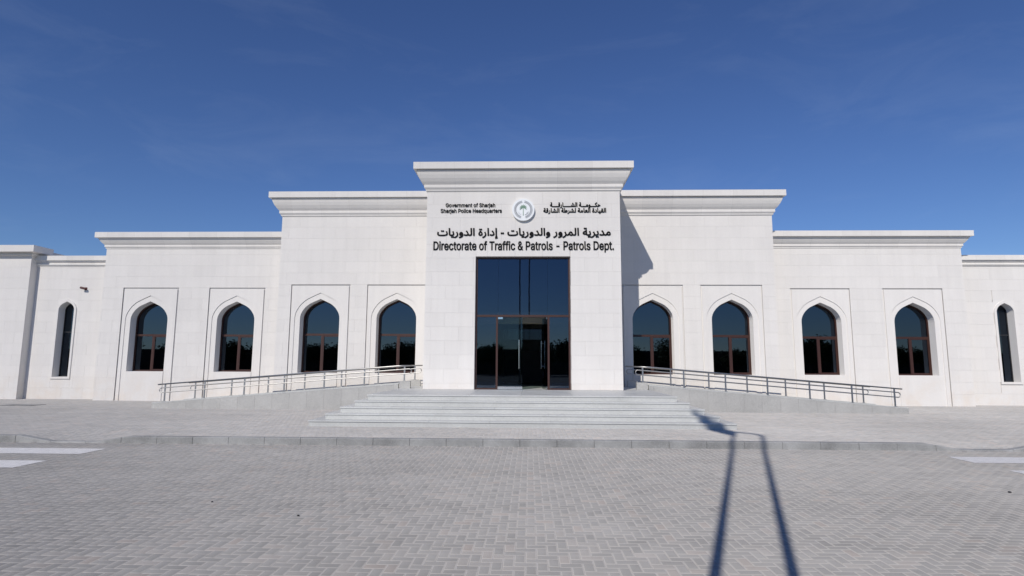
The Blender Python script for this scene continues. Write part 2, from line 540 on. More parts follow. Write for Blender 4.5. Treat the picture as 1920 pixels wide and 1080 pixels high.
BLOCKS = []
COURSE, BLEN = 0.468, 0.94
def wall(name, x0, x1, z0, z1, y, holes, thick=0.45, blocks=True, phase=0.0):
    xc = sorted({x0, x1, *[q for h in holes for q in h[:2] if x0 < q < x1]})
    zc = sorted({z0, z1, *[q for h in holes for q in h[2:] if z0 < q < z1]})
    b = MB()
    for i in range(len(xc) - 1):
        for k in range(len(zc) - 1):
            mx, mz = (xc[i] + xc[i + 1]) / 2, (zc[k] + zc[k + 1]) / 2
            if any(h[0] < mx < h[1] and h[2] < mz < h[3] for h in holes): continue
            b.box(xc[i], xc[i + 1], y + 0.03, y + thick, zc[k], zc[k + 1])
    w = bpart(b, name, M['backing'])
    if not blocks: return w
    k = 0
    z = ZS
    while z < z1 - 0.02:
        za, zb = max(z, z0), min(z + COURSE, z1)
        if zb > za + 0.02:
            xo = math.floor(x0 / BLEN) * BLEN + phase - (BLEN / 2 if k % 2 else 0)
            x = xo - BLEN
            while x < x1:
                rs = [(max(x, x0), min(x + BLEN, x1), za, zb)]
                if rs[0][1] - rs[0][0] > 0.02:
                    for h in holes:
                        rs = [q for r_ in rs for q in subtract(r_, h)]
                    for r_ in rs:
                        if r_[1] - r_[0] > 0.03 and r_[3] - r_[2] > 0.03:
                            BLOCKS.append((r_, y, w, random.random()))
                x += BLEN
        z += COURSE
        k += 1
    return w

BAYW, BAYT = 1.19, 4.82
MIDX, WINGX, SLIMX = (5.03, 8.09), (12.0, 15.68), (19.78,)
SLW, SL0, SL1 = 0.43, 0.99, 4.42
GLW, GLT = 1.593, 5.33
wall('portal_wall', -A1, A1, ZP + 0.002, TOP1 - 0.06, YP, [(-GLW, GLW, 0, GLT)], phase=0.2)
for s in (-1, 1):
    mir = lambda a0, a1: (a0, a1) if s > 0 else (-a1, -a0)
    wall('middle_wall', *mir(A1 - 0.40, A2), ZS, TOP2 - 0.06, YM, [(*mir(c - BAYW, c + BAYW), 0, BAYT) for c in MIDX], phase=0.1 * s)
    wall('wing_wall', *mir(A2 - 0.3, A3), ZS, TOP3 - 0.06, YW, [(*mir(c - BAYW, c + BAYW), 0, BAYT) for c in WINGX], phase=0.3 * s)
    wall('link_wall', *mir(A3 - 0.3, a4(s) + 0.3), ZS, TOP4 - 0.05, YE, [(*mir(c - SLW, c + SLW), SL0, SL1) for c in SLIMX], phase=0.05)
    wall('pavilion_wall', *mir(a4(s), a4(s) + 12), ZS, TOP5 - 0.05, YL, [], phase=0.4)

# the largest stones singly, the others as one part
def seen_size(q):
    (x0, x1, z0, z1), y, w, t = q
    xm = (x0 + x1) / 2
    ang = abs(math.atan2(xm - EYE.x, y) + YAW)
    return -(x1 - x0) * (z1 - z0) / y ** 2 + (10 if ang > R(41) else 0)
BLOCKS.sort(key=seen_size)
many = MB()
def block_box(b, q, o):
    (x0, x1, z0, z1), y, w, t = q
    j = 0.0013
    e = random.uniform(-0.0012, 0.0012)
    b.box(x0 + j - o.x, x1 - j - o.x, y + e - o.y, y + 0.034 - o.y, z0 + j - o.z, z1 - j - o.z, t, skip=('back',))
for i, q in enumerate(BLOCKS):
    if i < 300:
        (x0, x1, z0, z1), y, w, t = q
        c = Vector(((x0 + x1) / 2, y, z0))
        b = MB(); block_box(b, q, c)
        o = b.build('stone_block', M['stone'], w)
        o.location = c - BO
    else:
        block_box(many, q, BO)
tag(many.build('stone_block_field', M['stone'], bld), kind='stuff')

# side, back walls, roofs, floor: the closed shell behind the fronts
b = MB()
for s in (-1, 1):
    def sb(x0, x1, *r): b.box(min(s * x0, s * x1), max(s * x0, s * x1), *r)
    sb(A1 - 0.40, A1, YP + 0.46, YM + 0.02, ZP, TOP1 - 0.07)
    sb(A2 - 0.28, A2 - 0.004, YM + 0.46, YB, ZS, TOP2 - 0.07)
    sb(A3 - 0.28, A3 - 0.004, YW + 0.46, YB, ZS, TOP3 - 0.07)
    sb(a4(s) + 0.006, a4(s) + 0.4, YL + 0.455, YB, ZS, TOP5 - 0.06)
    sb(a4(s) + 11.6, a4(s) + 12, YL + 0.46, YB, ZS, TOP5 - 0.06)
    sb(0.93 if s > 0 else 1.32, a4(s) + 12, YB + 0.003, YB + 0.3, ZS, 6.0)
b.box(-1.32, 0.93, YB + 0.003, YB + 0.3, ZS, 3.1); b.box(-1.32, 0.93, YB + 0.003, YB + 0.3, 3.72, 8.4)
b.box(-A2, -1.32, YB + 0.005, YB + 0.29, 6.0, 8.4); b.box(0.93, A2, YB + 0.005, YB + 0.29, 6.0, 8.4)
bpart(b, 'side_and_back_wall', M['backing'])
b = MB()
b.box(-A1 + 0.42, A1 - 0.42, YP + 0.47, YM + 0.44, TOP1 - 0.5, TOP1 - 0.3)
b.box(-A2 + 0.3, A2 - 0.3, YM + 0.47, YB, TOP2 - 0.5, TOP2 - 0.3)
for s in (-1, 1):
    for x0, x1, y, t in ((A2, A3 - 0.3, YW, TOP3), (A3, a4(s), YE, TOP4), (a4(s) + 0.42, a4(s) + 11.5, YL, TOP5)):
        b.box(min(s * x0, s * x1), max(s * x0, s * x1), y + 0.47, YB, t - 0.5, t - 0.3)
bpart(b, 'roof', M['backing'])
b = MB(); b.box(-A4 - 11.5, A4 + 13.2, 24.95, YB - 0.01, ZS, ZP - 0.01); b.box(-A2 + 0.4, A2 - 0.4, YM + 0.5, 24.94, ZS, ZP - 0.012)
bpart(b, 'interior_floor', M['inner'])
b = MB(); b.box(-1.7, 1.7, 21.4, 21.7, 3.20, 3.62)
bpart(b, 'lobby_bulkhead', M['beige'])
b = MB(); b.box(-1.33, 0.94, YB + 0.1, YB + 0.11, 3.09, 3.73)
bpart(b, 'rear_pane', M['glass'])
b = MB(); b.box(-1.0, 0.85, 27, 27.5, ZP, 2.3)
bpart(b, 'reception_desk', M['dark'])

# cornices: a profile swept round the corners
PROF_BIG = [(0, -0.942), (0.045, -0.90), (0.045, -0.865), (0.10, -0.80), (0.10, -0.715), (0.095, -0.705), (0.175, -0.615), (0.245, -0.51), (0.295, -0.40), (0.325, -0.305), (0.34, -0.30), (0.34, -0.262), (0.322, -0.255), (0.322, -0.235), (0.425, -0.235), (0.425, 0)]
PROF_MID = [(0, -0.67), (0.03, -0.65), (0.03, -0.60), (0.065, -0.585), (0.065, -0.515), (0.06, -0.505), (0.12, -0.44), (0.18, -0.36), (0.22, -0.29), (0.245, -0.228), (0.27, -0.225), (0.33, -0.225), (0.33, 0)]
PROF_LOW = [(0, -0.46), (0.03, -0.45), (0.03, -0.405), (0.075, -0.395), (0.075, -0.335), (0.045, -0.32), (0.06, -0.285), (0.10, -0.265), (0.11, -0.215), (0.17, -0.205), (0.17, 0)]
PROF_PAV = [(0, -0.47), (0.03, -0.46), (0.03, -0.41), (0.12, -0.40), (0.12, -0.33), (0.09, -0.32), (0.12, -0.285), (0.34, -0.28), (0.34, 0)]
def cornice(path_fn, prof, top, sx=1):
    """path_fn(p) -> xy points of the path pushed outwards by p"""
    prof = list(prof) + [(-0.40, 0.0), (-0.40, -0.12)]
    b = MB()
    rows = [[(x * sx, y, top + dz) for x, y in path_fn(p)] for p, dz in prof]
    n, k = len(rows), len(rows[0])
    vs_ = [v for r_ in rows for v in r_]
    fs = []
    for i in range(n):
        j = (i + 1) % n
        for c in range(k - 1):
            fs.append((i * k + c, i * k + c + 1, j * k + c + 1, j * k + c))
    fs.append(tuple(i * k for i in range(n))); fs.append(tuple(i * k + k - 1 for i in range(n - 1, -1, -1)))
    b.add(vs_, fs)
    return bpart(b, 'cornice', M['cornice'])
cornice(lambda p: [(-A1 - p, YM + 0.05), (-A1 - p, YP - p), (A1 + p, YP - p), (A1 + p, YM + 0.05)], PROF_BIG, TOP1)
for s in (-1, 1):
    cornice(lambda p: [(A2 + p, YB), (A2 + p, YM - p), (A1 + 0.003, YM - p)], PROF_BIG, TOP2, s)
    cornice(lambda p: [(A3 + p, YB), (A3 + p, YW - p), (A2 + 0.003, YW - p)], PROF_MID, TOP3, s)
    cornice(lambda p: [(a4(s) + 0.02, YE - p), (A3 + 0.003, YE - p)], PROF_LOW, TOP4, s)
    cornice(lambda p: [(a4(s) - p, YE + 0.36), (a4(s) - p, YL - p), (a4(s) + 12, YL - p)], PROF_PAV, TOP5, s)

# arched window bays
AP = [(0, 0), (0.20, 0.085), (0.41, 0.18), (0.50, 0.235), (0.57, 0.29), (0.64, 0.355), (0.70, 0.43), (0.755, 0.515), (0.795, 0.60), (0.818, 0.69), (0.826, 0.78)]
def arch(w, apex, spring):
    """right half, spring to apex"""
    rise = apex - spring
    return [(w * x / 0.826, apex - rise * z / 0.78) for x, z in reversed(AP)]
OW, OAPEX, OSPR, SILL = 0.79, 4.245, 3.46, 1.335
BW_, BAPEX = 1.0, 4.49
DEPTH = 0.41

def strip(b, pa, pb, ya, yb):
    """faces joining polyline pa at ya to pb at yb"""
    n = len(pa)
    b.add([(x, ya, z) for x, z in pa] + [(x, yb, z) for x, z in pb], [(i, i + 1, n + i + 1, n + i) for i in range(n - 1)])

def full(half):
    """mirror a right half that runs bottom -> apex"""
    return half + [(-x, z) for x, z in reversed(half[:-1])]

def window_bay(xc, y):
    zb = ZS - 0.02
    b = MB()
    G, GD, RD = 0.055, 0.05, 0.03
    r0 = [(BAYW, zb), (BAYW, BAYT), (0, BAYT)]
    r1 = [(BAYW - G, zb), (BAYW - G, BAYT - G), (0, BAYT - G)]
    ba = [(BW_, zb)] + arch(BW_, BAPEX, OSPR)
    oa = [(OW, SILL)] + arch(OW, OAPEX, OSPR)
    for sgn in (1, -1):
        def face(poly, yy):
            pts = [(sgn * x, yy, z) for x, z in poly]
            b.add(pts, [tuple(range(len(pts)))])
        face(r1 + ba[::-1], 0.0)
        face(ba + oa[::-1] + [(OW, zb)], RD)
        face(r0 + r1[::-1], GD)
    strip(b, full(r0), full(r0), 0.0, GD); strip(b, full(r1), full(r1), GD, 0.0)
    strip(b, full(ba), full(ba), 0.0, RD); strip(b, full(oa), full(oa), RD, DEPTH + 0.08)
    b.add([(-OW, 0, zb), (OW, 0, zb), (OW, 0, SILL), (-OW, 0, SILL), (-OW, DEPTH + 0.08, SILL), (OW, DEPTH + 0.08, SILL), (-OW, RD, zb), (-OW, RD, SILL), (OW, RD, zb), (OW, RD, SILL)],
          [(0, 1, 2, 3), (3, 2, 5, 4), (0, 3, 7, 6), (1, 8, 9, 2)])
    b.v = [(x + xc, yy + y, z) for x, yy, z in b.v]
    sur = bpart(b, 'window_surround', M['surround'])
    fy0, fy1 = y + DEPTH, y + DEPTH + 0.065
    TR0, TR1 = 2.80, 2.885
    # outer frame
    F = 0.055
    ia = [(OW - F, SILL + F)] + arch(OW - F, OAPEX - F * 1.25, OSPR)
    b = MB()
    oo, ii = full(oa), full(ia)
    strip(b, oo, ii, 0, 0); strip(b, ii, ii, 0, 0.065)
    b.add([(-OW, 0, SILL), (OW, 0, SILL), (OW - F, 0, SILL + F), (-OW + F, 0, SILL + F), (OW - F, 0.065, SILL + F), (-OW + F, 0.065, SILL + F)], [(0, 1, 2, 3), (3, 2, 4, 5)])
    b.v = [(x + xc, yy + fy0, z) for x, yy, z in b.v]
    bpart(b, 'window_frame', M['frame'], sur)
    b = MB(); b.box(xc - OW + F - 0.002, xc + OW - F + 0.002, fy0 + 0.004, fy1, TR0, TR1)
    bpart(b, 'transom', M['frame'], sur)
    b = MB(); b.box(xc - 0.042, xc + 0.042, fy0 + 0.008, fy1, SILL + F - 0.002, TR0 + 0.002)
    bpart(b, 'mullion', M['frame'], sur)
    gy = fy0 + 0.05
    up_ = [(OW - F - 0.003, TR1 - 0.01)] + arch(OW - F - 0.003, OAPEX - F * 1.3, OSPR)
    poly = full(up_)
    b = MB(); b.add([(x + xc, gy, z) for x, z in poly], [tuple(range(len(poly)))]); bpart(b, 'pane', M['glass'], sur)
    for q0, q1, dy in ((-OW + F + 0.002, -0.035, 0.0), (0.035, OW - F - 0.002, -0.008)):
        # sash with its own thin frame
        b = MB(); b.box(xc + q0 + 0.0, xc + q1, gy + dy - 0.001, gy + dy + 0.004, SILL + F + 0.002, TR0 + 0.006)
        bpart(b, 'pane', M['glass'], sur)
    sb_ = MB()
    q0, q1 = xc + 0.040, xc + OW - F - 0.001
    for r_ in ((q0, q0 + 0.035, SILL + F, TR0), (q1 - 0.035, q1, SILL + F, TR0), (q0 + 0.035, q1 - 0.035, SILL + F, SILL + F + 0.035), (q0 + 0.035, q1 - 0.035, TR0 - 0.035, TR0)):
        sb_.box(r_[0], r_[1], fy0 + 0.014, gy - 0.012, r_[2], r_[3])
    bpart(sb_, 'sash_frame', M['frame'], sur)

for s in (-1, 1):
    for c in MIDX: window_bay(s * c, YM)
    for c in WINGX: window_bay(s * c, YW)

def slim_window(xc, y):
    OW2, AP2, SP2, SI2 = 0.345, 4.30, 3.93, 1.075
    b = MB()
    tw = SLW
    ta = [(tw, SI2 - 0.085)] + arch(tw, AP2 + 0.115, SP2)
    oa = [(OW2, SI2)] + arch(OW2, AP2, SP2)
    PR = -0.045
    strip(b, full(ta), full(oa), PR, PR); strip(b, full(ta), full(ta), PR, 0.06); strip(b, full(oa), full(oa), PR, 0.36)
    b.add([(-tw, PR, SI2 - 0.085), (tw, PR, SI2 - 0.085), (OW2, PR, SI2), (-OW2, PR, SI2), (OW2, 0.36, SI2), (-OW2, 0.36, SI2), (-tw, 0.06, SI2 - 0.085), (tw, 0.06, SI2 - 0.085)],
          [(0, 1, 2, 3), (3, 2, 4, 5), (6, 7, 1, 0)])
    # stone left of the rectangular wall opening around the arched head
    for sgn in (1, -1):
        poly = [(tw + 0.002, SP2)] + [(x + 0.001, z + 0.001) for x, z in arch(tw, AP2 + 0.115, SP2)[1:]] + [(0, SL1 + 0.004), (tw + 0.002, SL1 + 0.004)]
        b.add([(sgn * x, 0.002, z) for x, z in poly], [tuple(range(len(poly)))])
    b.v = [(x + xc, yy + y, z) for x, yy, z in b.v]
    sur = bpart(b, 'window_surround', M['surround'])
    fy = y + 0.32
    b = MB()
    ia = [(OW2 - 0.035, SI2 + 0.035)] + arch(OW2 - 0.035, AP2 - 0.045, SP2)
    strip(b, full(oa), full(ia), 0, 0); strip(b, full(ia), full(ia), 0, 0.04)
    b.add([(-OW2, 0, SI2), (OW2, 0, SI2), (OW2 - 0.035, 0, SI2 + 0.035), (-OW2 + 0.035, 0, SI2 + 0.035)], [(0, 1, 2, 3)])
    b.v = [(x + xc, yy + fy, z) for x, yy, z in b.v]
    bpart(b, 'window_frame', M['dark'], sur)
    b = MB(); b.box(xc - OW2 + 0.033, xc + OW2 - 0.033, fy + 0.004, fy + 0.04, 2.975, 3.015); bpart(b, 'transom', M['dark'], sur)
    poly = full([(OW2 - 0.036, 3.0)] + arch(OW2 - 0.036, AP2 - 0.046, SP2))
    b = MB(); b.add([(x + xc, fy + 0.03, z) for x, z in poly], [tuple(range(len(poly)))]); bpart(b, 'pane', M['glass'], sur)
    b = MB(); b.box(xc - OW2 + 0.036, xc + OW2 - 0.036, fy + 0.028, fy + 0.032, SI2 + 0.036, 2.99); bpart(b, 'pane', M['glass'], sur)
for s in (-1, 1): slim_window(s * SLIMX[0], YE)

# tall glazed entrance
gy = YP + 0.10
FR = 0.055
TZ0, TZ1 = 3.29, 3.36
DXW = 0.835
b = MB()
b.box(-GLW, -GLW + FR, gy, gy + 0.12, ZP, GLT); b.box(GLW - FR, GLW, gy, gy + 0.12, ZP, GLT)
b.box(-GLW + FR, GLW - FR, gy, gy + 0.12, GLT - FR, GLT); b.box(-GLW + FR, GLW - FR, gy + 0.003, gy + 0.117, TZ0, TZ1)
for s in (-1, 1):
    b.box(s * DXW - 0.032 + s * 0.03, s * DXW + 0.032 + s * 0.03, gy + 0.002, gy + 0.118, ZP, TZ0)
    xa, xb = sorted((s * (DXW + 0.062), s * (GLW - FR)))
    b.box(xa, xb, gy + 0.004, gy + 0.116, ZP, ZP + 0.05)
ent = bpart(b, 'entrance_frame', M['frame'])
b = MB()   # reveal lining
b.box(-GLW - 0.012, -GLW - 0.001, YP - 0.004, gy + 0.2, ZP, GLT + 0.012); b.box(GLW + 0.001, GLW + 0.012, YP - 0.004, gy + 0.2, ZP, GLT + 0.012); b.box(-GLW, GLW, YP - 0.004, gy + 0.2, GLT + 0.001, GLT + 0.012)
bpart(b, 'reveal_lining', M['frame'], ent)
def pane(x0, x1, z0, z1, mat, y=gy + 0.05):
    b = MB(); b.box(x0, x1, y, y + 0.01, z0, z1)
    return bpart(b, 'pane', mat, ent)
for x0, x1 in ((-GLW + FR, -DXW - 0.002), (-DXW + 0.002, DXW - 0.002), (DXW + 0.002, GLW - FR)):
    pane(x0, x1, TZ1 - 0.002, GLT - FR + 0.002, M['glass2'])
pane(-GLW + FR, -DXW - 0.06, ZP + 0.048, TZ0 + 0.002, M['glass2']); pane(DXW + 0.06, GLW - FR, ZP + 0.048, TZ0 + 0.002, M['glass2'])
def bar_handle(parent, o, x, y0, y1, z0=1.56, z1=2.52):
    """pull bars on both faces of a leaf, in the leaf's own coordinates"""
    for yy in (y0, y1):
        b = MB(); b.tube([(x, yy, z0), (x, yy, z1)], 0.017, 10)
        for z in (z0 + 0.09, z1 - 0.09): b.tube([(x, yy, z), (x, 0.006, z)], 0.010, 6)
        h = b.build('door_handle', M['chrome'], parent, smooth=False)
def door_leaf(hx, sgn, angle):
    w = DXW - 0.012
    b = MB(); b.box(*sorted((0.0, sgn * w)), 0, 0.012, ZP + 0.10, TZ0 - 0.012)
    o = b.build('glass_door', M['glass3'], bld)
    o.location = Vector((hx, gy + 0.05, 0)) - BO
    o.rotation_euler = (0, 0, angle)
    b = MB(); b.box(*sorted((0.0, sgn * w)), -0.012, 0.026, ZP + 0.012, ZP + 0.10); b.build('bottom_rail', M['chrome'], o)
    b = MB(); b.box(*sorted((0.0, sgn * 0.16)), -0.012, 0.026, TZ0 - 0.07, TZ0 - 0.008); b.build('top_patch', M['chrome'], o)
    bar_handle(o, None, sgn * (w - 0.11), -0.06, 0.075)
door_leaf(-DXW, 1, 0.0)
door_leaf(DXW - 0.02, -1, R(-80))

# ------------------------------------------------------------------ steps
steps = tag(empty('entrance_steps', (0, 16.03, ZS)), 'five wide pale granite steps rising to the glazed entrance', 'steps')
SO = Vector((0, 16.03, ZS))
RISE, HW = 0.147, (4.22, 4.48, 4.77, 5.06, 5.38)
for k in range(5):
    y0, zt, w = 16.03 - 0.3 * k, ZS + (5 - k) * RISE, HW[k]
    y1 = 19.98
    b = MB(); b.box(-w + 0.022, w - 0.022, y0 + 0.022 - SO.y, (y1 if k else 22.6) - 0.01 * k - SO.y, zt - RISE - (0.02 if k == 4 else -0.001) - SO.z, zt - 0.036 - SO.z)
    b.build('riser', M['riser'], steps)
    # tread slabs laid side by side
    n = 7 if k else 6
    for i in range(n):
        xa, xb = -w + 2 * w * i / n, -w + 2 * w * (i + 1) / n
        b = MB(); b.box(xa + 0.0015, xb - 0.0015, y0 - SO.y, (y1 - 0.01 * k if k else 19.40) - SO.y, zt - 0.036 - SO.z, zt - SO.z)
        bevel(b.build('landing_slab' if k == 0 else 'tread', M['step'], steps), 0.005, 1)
for s in (-1, 1):
    xa, xb = sorted((s * (A1 + 0.01), s * 4.22))
    b = MB(); b.box(xa, xb, 19.404 - SO.y, 22.6 - SO.y, ZP - 0.036 - SO.z, ZP - SO.z)
    b.build('landing_slab', M['step'], steps)
b = MB(); b.box(-A1 + 0.01, A1 - 0.01, 19.404 - SO.y, 22.6 - SO.y, ZP - 0.036 - SO.z, ZP - 0.002 - SO.z)
b.build('threshold_slab', M['step'], steps)

# ------------------------------------------------------------------ ramps and handrails
YR0, YR1 = 20.02, 22.05
def kerb_top(x):   # height of the ramp's side kerb at |x|
    return 0.335 + (12.85 - x) / (12.85 - 4.25) * (1.035 - 0.335)
def make_ramp(s, label):
    rp = tag(empty('access_ramp', (s * 8.5, YR0, ZS)), label, 'ramp', 'ramps either side of the entrance')
    o = Vector((s * 8.5, YR0, ZS))
    def add(poly, y0, y1, name, mat):
        b = MB(); b.prism([(s * x, z) for x, z in poly], y0, y1)
        if s < 0: b.f = [f[::-1] for f in b.f]
        b.v = [(x - o.x, y - o.y, z - o.z) for x, y, z in b.v]
        return b.build(name, mat, rp)
    add([(12.86, ZS - 0.02), (12.86, ZS + 0.006), (4.235, ZP - 0.003), (4.235, ZS - 0.02)], YR0 + 0.15, YR1 - 0.15, 'ramp_deck', M['ramp'])
    for y0, y1 in ((YR0 + 0.025, YR0 + 0.15), (YR1 - 0.15, YR1 - 0.02)):
        add([(12.80, ZS - 0.02), (12.80, kerb_top(12.80) - 0.03), (4.27, kerb_top(4.27) - 0.03), (4.27, ZS - 0.02)], y0, y1, 'side_kerb', M['ramp'])
        add([(12.84, kerb_top(12.84) - 0.03 - 0.02), (12.80, kerb_top(12.80)), (4.26, kerb_top(4.26)), (4.26, kerb_top(4.26) - 0.029), (12.80, kerb_top(12.80) - 0.029)], y0 - 0.03, y1 + 0.012, 'coping', M['riser'])
    x = 12.82
    while x > 4.3:
        x2 = max(x - 0.60, 4.262)
        add([(x - 0.002, ZS - 0.02), (x - 0.002, kerb_top(x) - 0.031), (x2 + 0.002, kerb_top(x2) - 0.031), (x2 + 0.002, ZS - 0.02)], YR0, YR0 + 0.024, 'granite_panel', M['ramp'])
        x = x2
    for y0, y1 in ((YR0 + 0.005, YR0 + 0.16), (YR1 - 0.155, YR1 - 0.015)):
        add([(4.22, ZP + 0.002), (4.22, 1.115), (3.86, 1.115), (3.86, ZP + 0.002)], y0, y1, 'end_block', M['ramp'])
    return rp
def make_rail(s, y, label):
    hr = tag(empty('handrail', (s * 8.3, y, 0.6)), label, 'handrail', 'steel handrails along the ramps')
    o = Vector((s * 8.3, y, 0.6))
    P = lambda x, z, dy=0.0: Vector((s * x, y + dy, z)) - o
    top = lambda x: kerb_top(x) + 0.60
    b = MB(); b.tube([P(12.70, top(12.70)), P(4.3, top(4.3)), P(3.80, top(4.3) + 0.015)], 0.024, 10)
    b.build('top_rail', M['steel'], hr, smooth=True)
    r_ = 0.08
    xo, xi = 12.55, 3.92
    up_, dn = -0.125, -0.285
    pts = []
    def arc(xc, sg):
        zc = top(xc) + (up_ + dn) / 2
        return [P(xc + sg * r_ * math.sin(t), zc + r_ * math.cos(t)) for t in [math.pi * k / 8 for k in range(9)]]
    pts = arc(xo, 1) + list(reversed(arc(xi, -1)))
    pts.append(pts[0]); 
    b = MB(); b.tube(pts, 0.0175, 8, caps=False); b.build('lower_loop_rail', M['steel'], hr, smooth=True)
    for i in range(7):
        x = 12.44 - i * 1.395
        x = max(x, 4.08)
        zb = kerb_top(x) - 0.001 if x > 4.25 else 1.116
        b = MB()
        c = P(x, 0)
        b.box(c.x - 0.025, c.x + 0.025, -0.011, 0.011, zb - o.z, top(x) - 0.015 - o.z)
        b.box(c.x - 0.05, c.x + 0.05, -0.045, 0.045, zb - o.z - (0.004 if x > 4.25 else 0), zb + 0.010 - o.z)
        b.build('post', M['steel'], hr)
make_ramp(-1, 'grey granite wheelchair ramp left of the steps, below the left windows')
make_ramp(1, 'grey granite wheelchair ramp right of the steps, beside the pole shadows')
make_rail(-1, YR0 + 0.09, 'steel handrail on the front kerb of the left ramp')
make_rail(-1, YR1 - 0.085, 'steel handrail on the wall side of the left ramp')
make_rail(1, YR0 + 0.09, 'steel handrail on the front kerb of the right ramp')
make_rail(1, YR1 - 0.085, 'steel handrail on the wall side of the right ramp')

# ------------------------------------------------------------------ lettering
AR = {'ا': (0xFE8D, 2), 'إ': (0xFE87, 2), 'ب': (0xFE8F, 4), 'ة': (0xFE93, 2), 'ت': (0xFE95, 4), 'ح': (0xFEA1, 4), 'د': (0xFEA9, 2), 'ر': (0xFEAD, 2), 'ش': (0xFEB5, 4), 'ط': (0xFEC1, 4), 'ع': (0xFEC9, 4), 'ق': (0xFED5, 4), 'ك': (0xFED9, 4), 'ل': (0xFEDD, 4), 'م': (0xFEE1, 4), 'و': (0xFEED, 2), 'ي': (0xFEF1, 4)}
def shape_arabic(t):
    out = []
    for i, c in enumerate(t):
        if c not in AR: out.append(c); continue
        base, n = AR[c]
        p = t[i - 1] if i else ' '; q = t[i + 1] if i + 1 < len(t) else ' '
        jp = p == 'ـ' or (p in AR and AR[p][1] == 4)
        jn = n == 4 and (q in AR or q == 'ـ')
        out.append(chr(base + (3 if jp and jn else 2 if jn else 1 if jp else 0)))
    return ''.join(reversed(out))
try:
    import os
    FONT = bpy.data.fonts.load(os.path.join(bpy.utils.system_resource('DATAFILES'), 'fonts', 'Inter.woff2'))
except Exception:
    FONT = None

def area2(p):
    return sum(p[i][0] * p[(i + 1) % len(p)][1] - p[(i + 1) % len(p)][0] * p[i][1] for i in range(len(p))) / 2
def inside_poly(pt, p):
    x, y = pt; c = False
    for i in range(len(p)):
        (x0, y0), (x1, y1) = p[i], p[i - 1]
        if (y0 > y) != (y1 > y) and x < (x1 - x0) * (y - y0) / (y1 - y0) + x0: c = not c
    return c
def split_loop(p):
    """cut a contour that crosses itself into simple loops"""
    n = len(p)
    for i in range(n):
        (ax, ay), (bx, by) = p[i], p[(i + 1) % n]
        for j in range(i + 2, n):
            if i == 0 and j == n - 1: continue
            (cx_, cy_), (dx, dy) = p[j], p[(j + 1) % n]
            if max(ax, bx) < min(cx_, dx) or max(cx_, dx) < min(ax, bx) or max(ay, by) < min(cy_, dy) or max(cy_, dy) < min(ay, by): continue
            den = (bx - ax) * (dy - cy_) - (by - ay) * (dx - cx_)
            if abs(den) < 1e-12: continue
            t = ((cx_ - ax) * (dy - cy_) - (cy_ - ay) * (dx - cx_)) / den
            u = ((cx_ - ax) * (by - ay) - (cy_ - ay) * (bx - ax)) / den
            if 1e-6 < t < 1 - 1e-6 and 1e-6 < u < 1 - 1e-6:
                q = (ax + t * (bx - ax), ay + t * (by - ay))
                return split_loop(p[:i + 1] + [q] + p[j + 1:]) + split_loop([q] + p[i + 1:j + 1])
    return [p]
def text_contours(body, font):
    cu = bpy.data.curves.new('tmp', 'FONT')
    cu.body = body
    cu.fill_mode = 'NONE'
    cu.resolution_u = 4
    if font: cu.font = font
    o = bpy.data.objects.new('tmp', cu)
    COL.objects.link(o)
    dg = bpy.context.evaluated_depsgraph_get(); dg.update()
    me = bpy.data.meshes.new_from_object(o.evaluated_get(dg))
    nxt = {}
    for e in me.edges:
        a, b = e.vertices
        nxt.setdefault(a, []).append(b); nxt.setdefault(b, []).append(a)
    used, loops = set(), []
    for st in range(len(me.vertices)):
        if st in used or st not in nxt: continue
        loop, cur = [st], st
        used.add(st)
        while True:
            c = [q for q in nxt[cur] if q not in used]
            if not c: break
            # the contour keeps its vertex order
            cur = min(c) if cur == st else c[0]
            used.add(cur); loop.append(cur)
        pts = [(me.vertices[i].co.x, me.vertices[i].co.y) for i in loop]
        cl = [pts[0]]
        for q in pts[1:]:
            if math.hypot(q[0] - cl[-1][0], q[1] - cl[-1][1]) > 1e-4: cl.append(q)
        if math.hypot(cl[0][0] - cl[-1][0], cl[0][1] - cl[-1][1]) < 1e-4: cl.pop()
        loops += [q for q in split_loop(cl) if len(q) > 2 and abs(area2(q)) > 3e-4]
    bpy.data.objects.remove(o); bpy.data.curves.remove(cu); bpy.data.meshes.remove(me)
    return loops

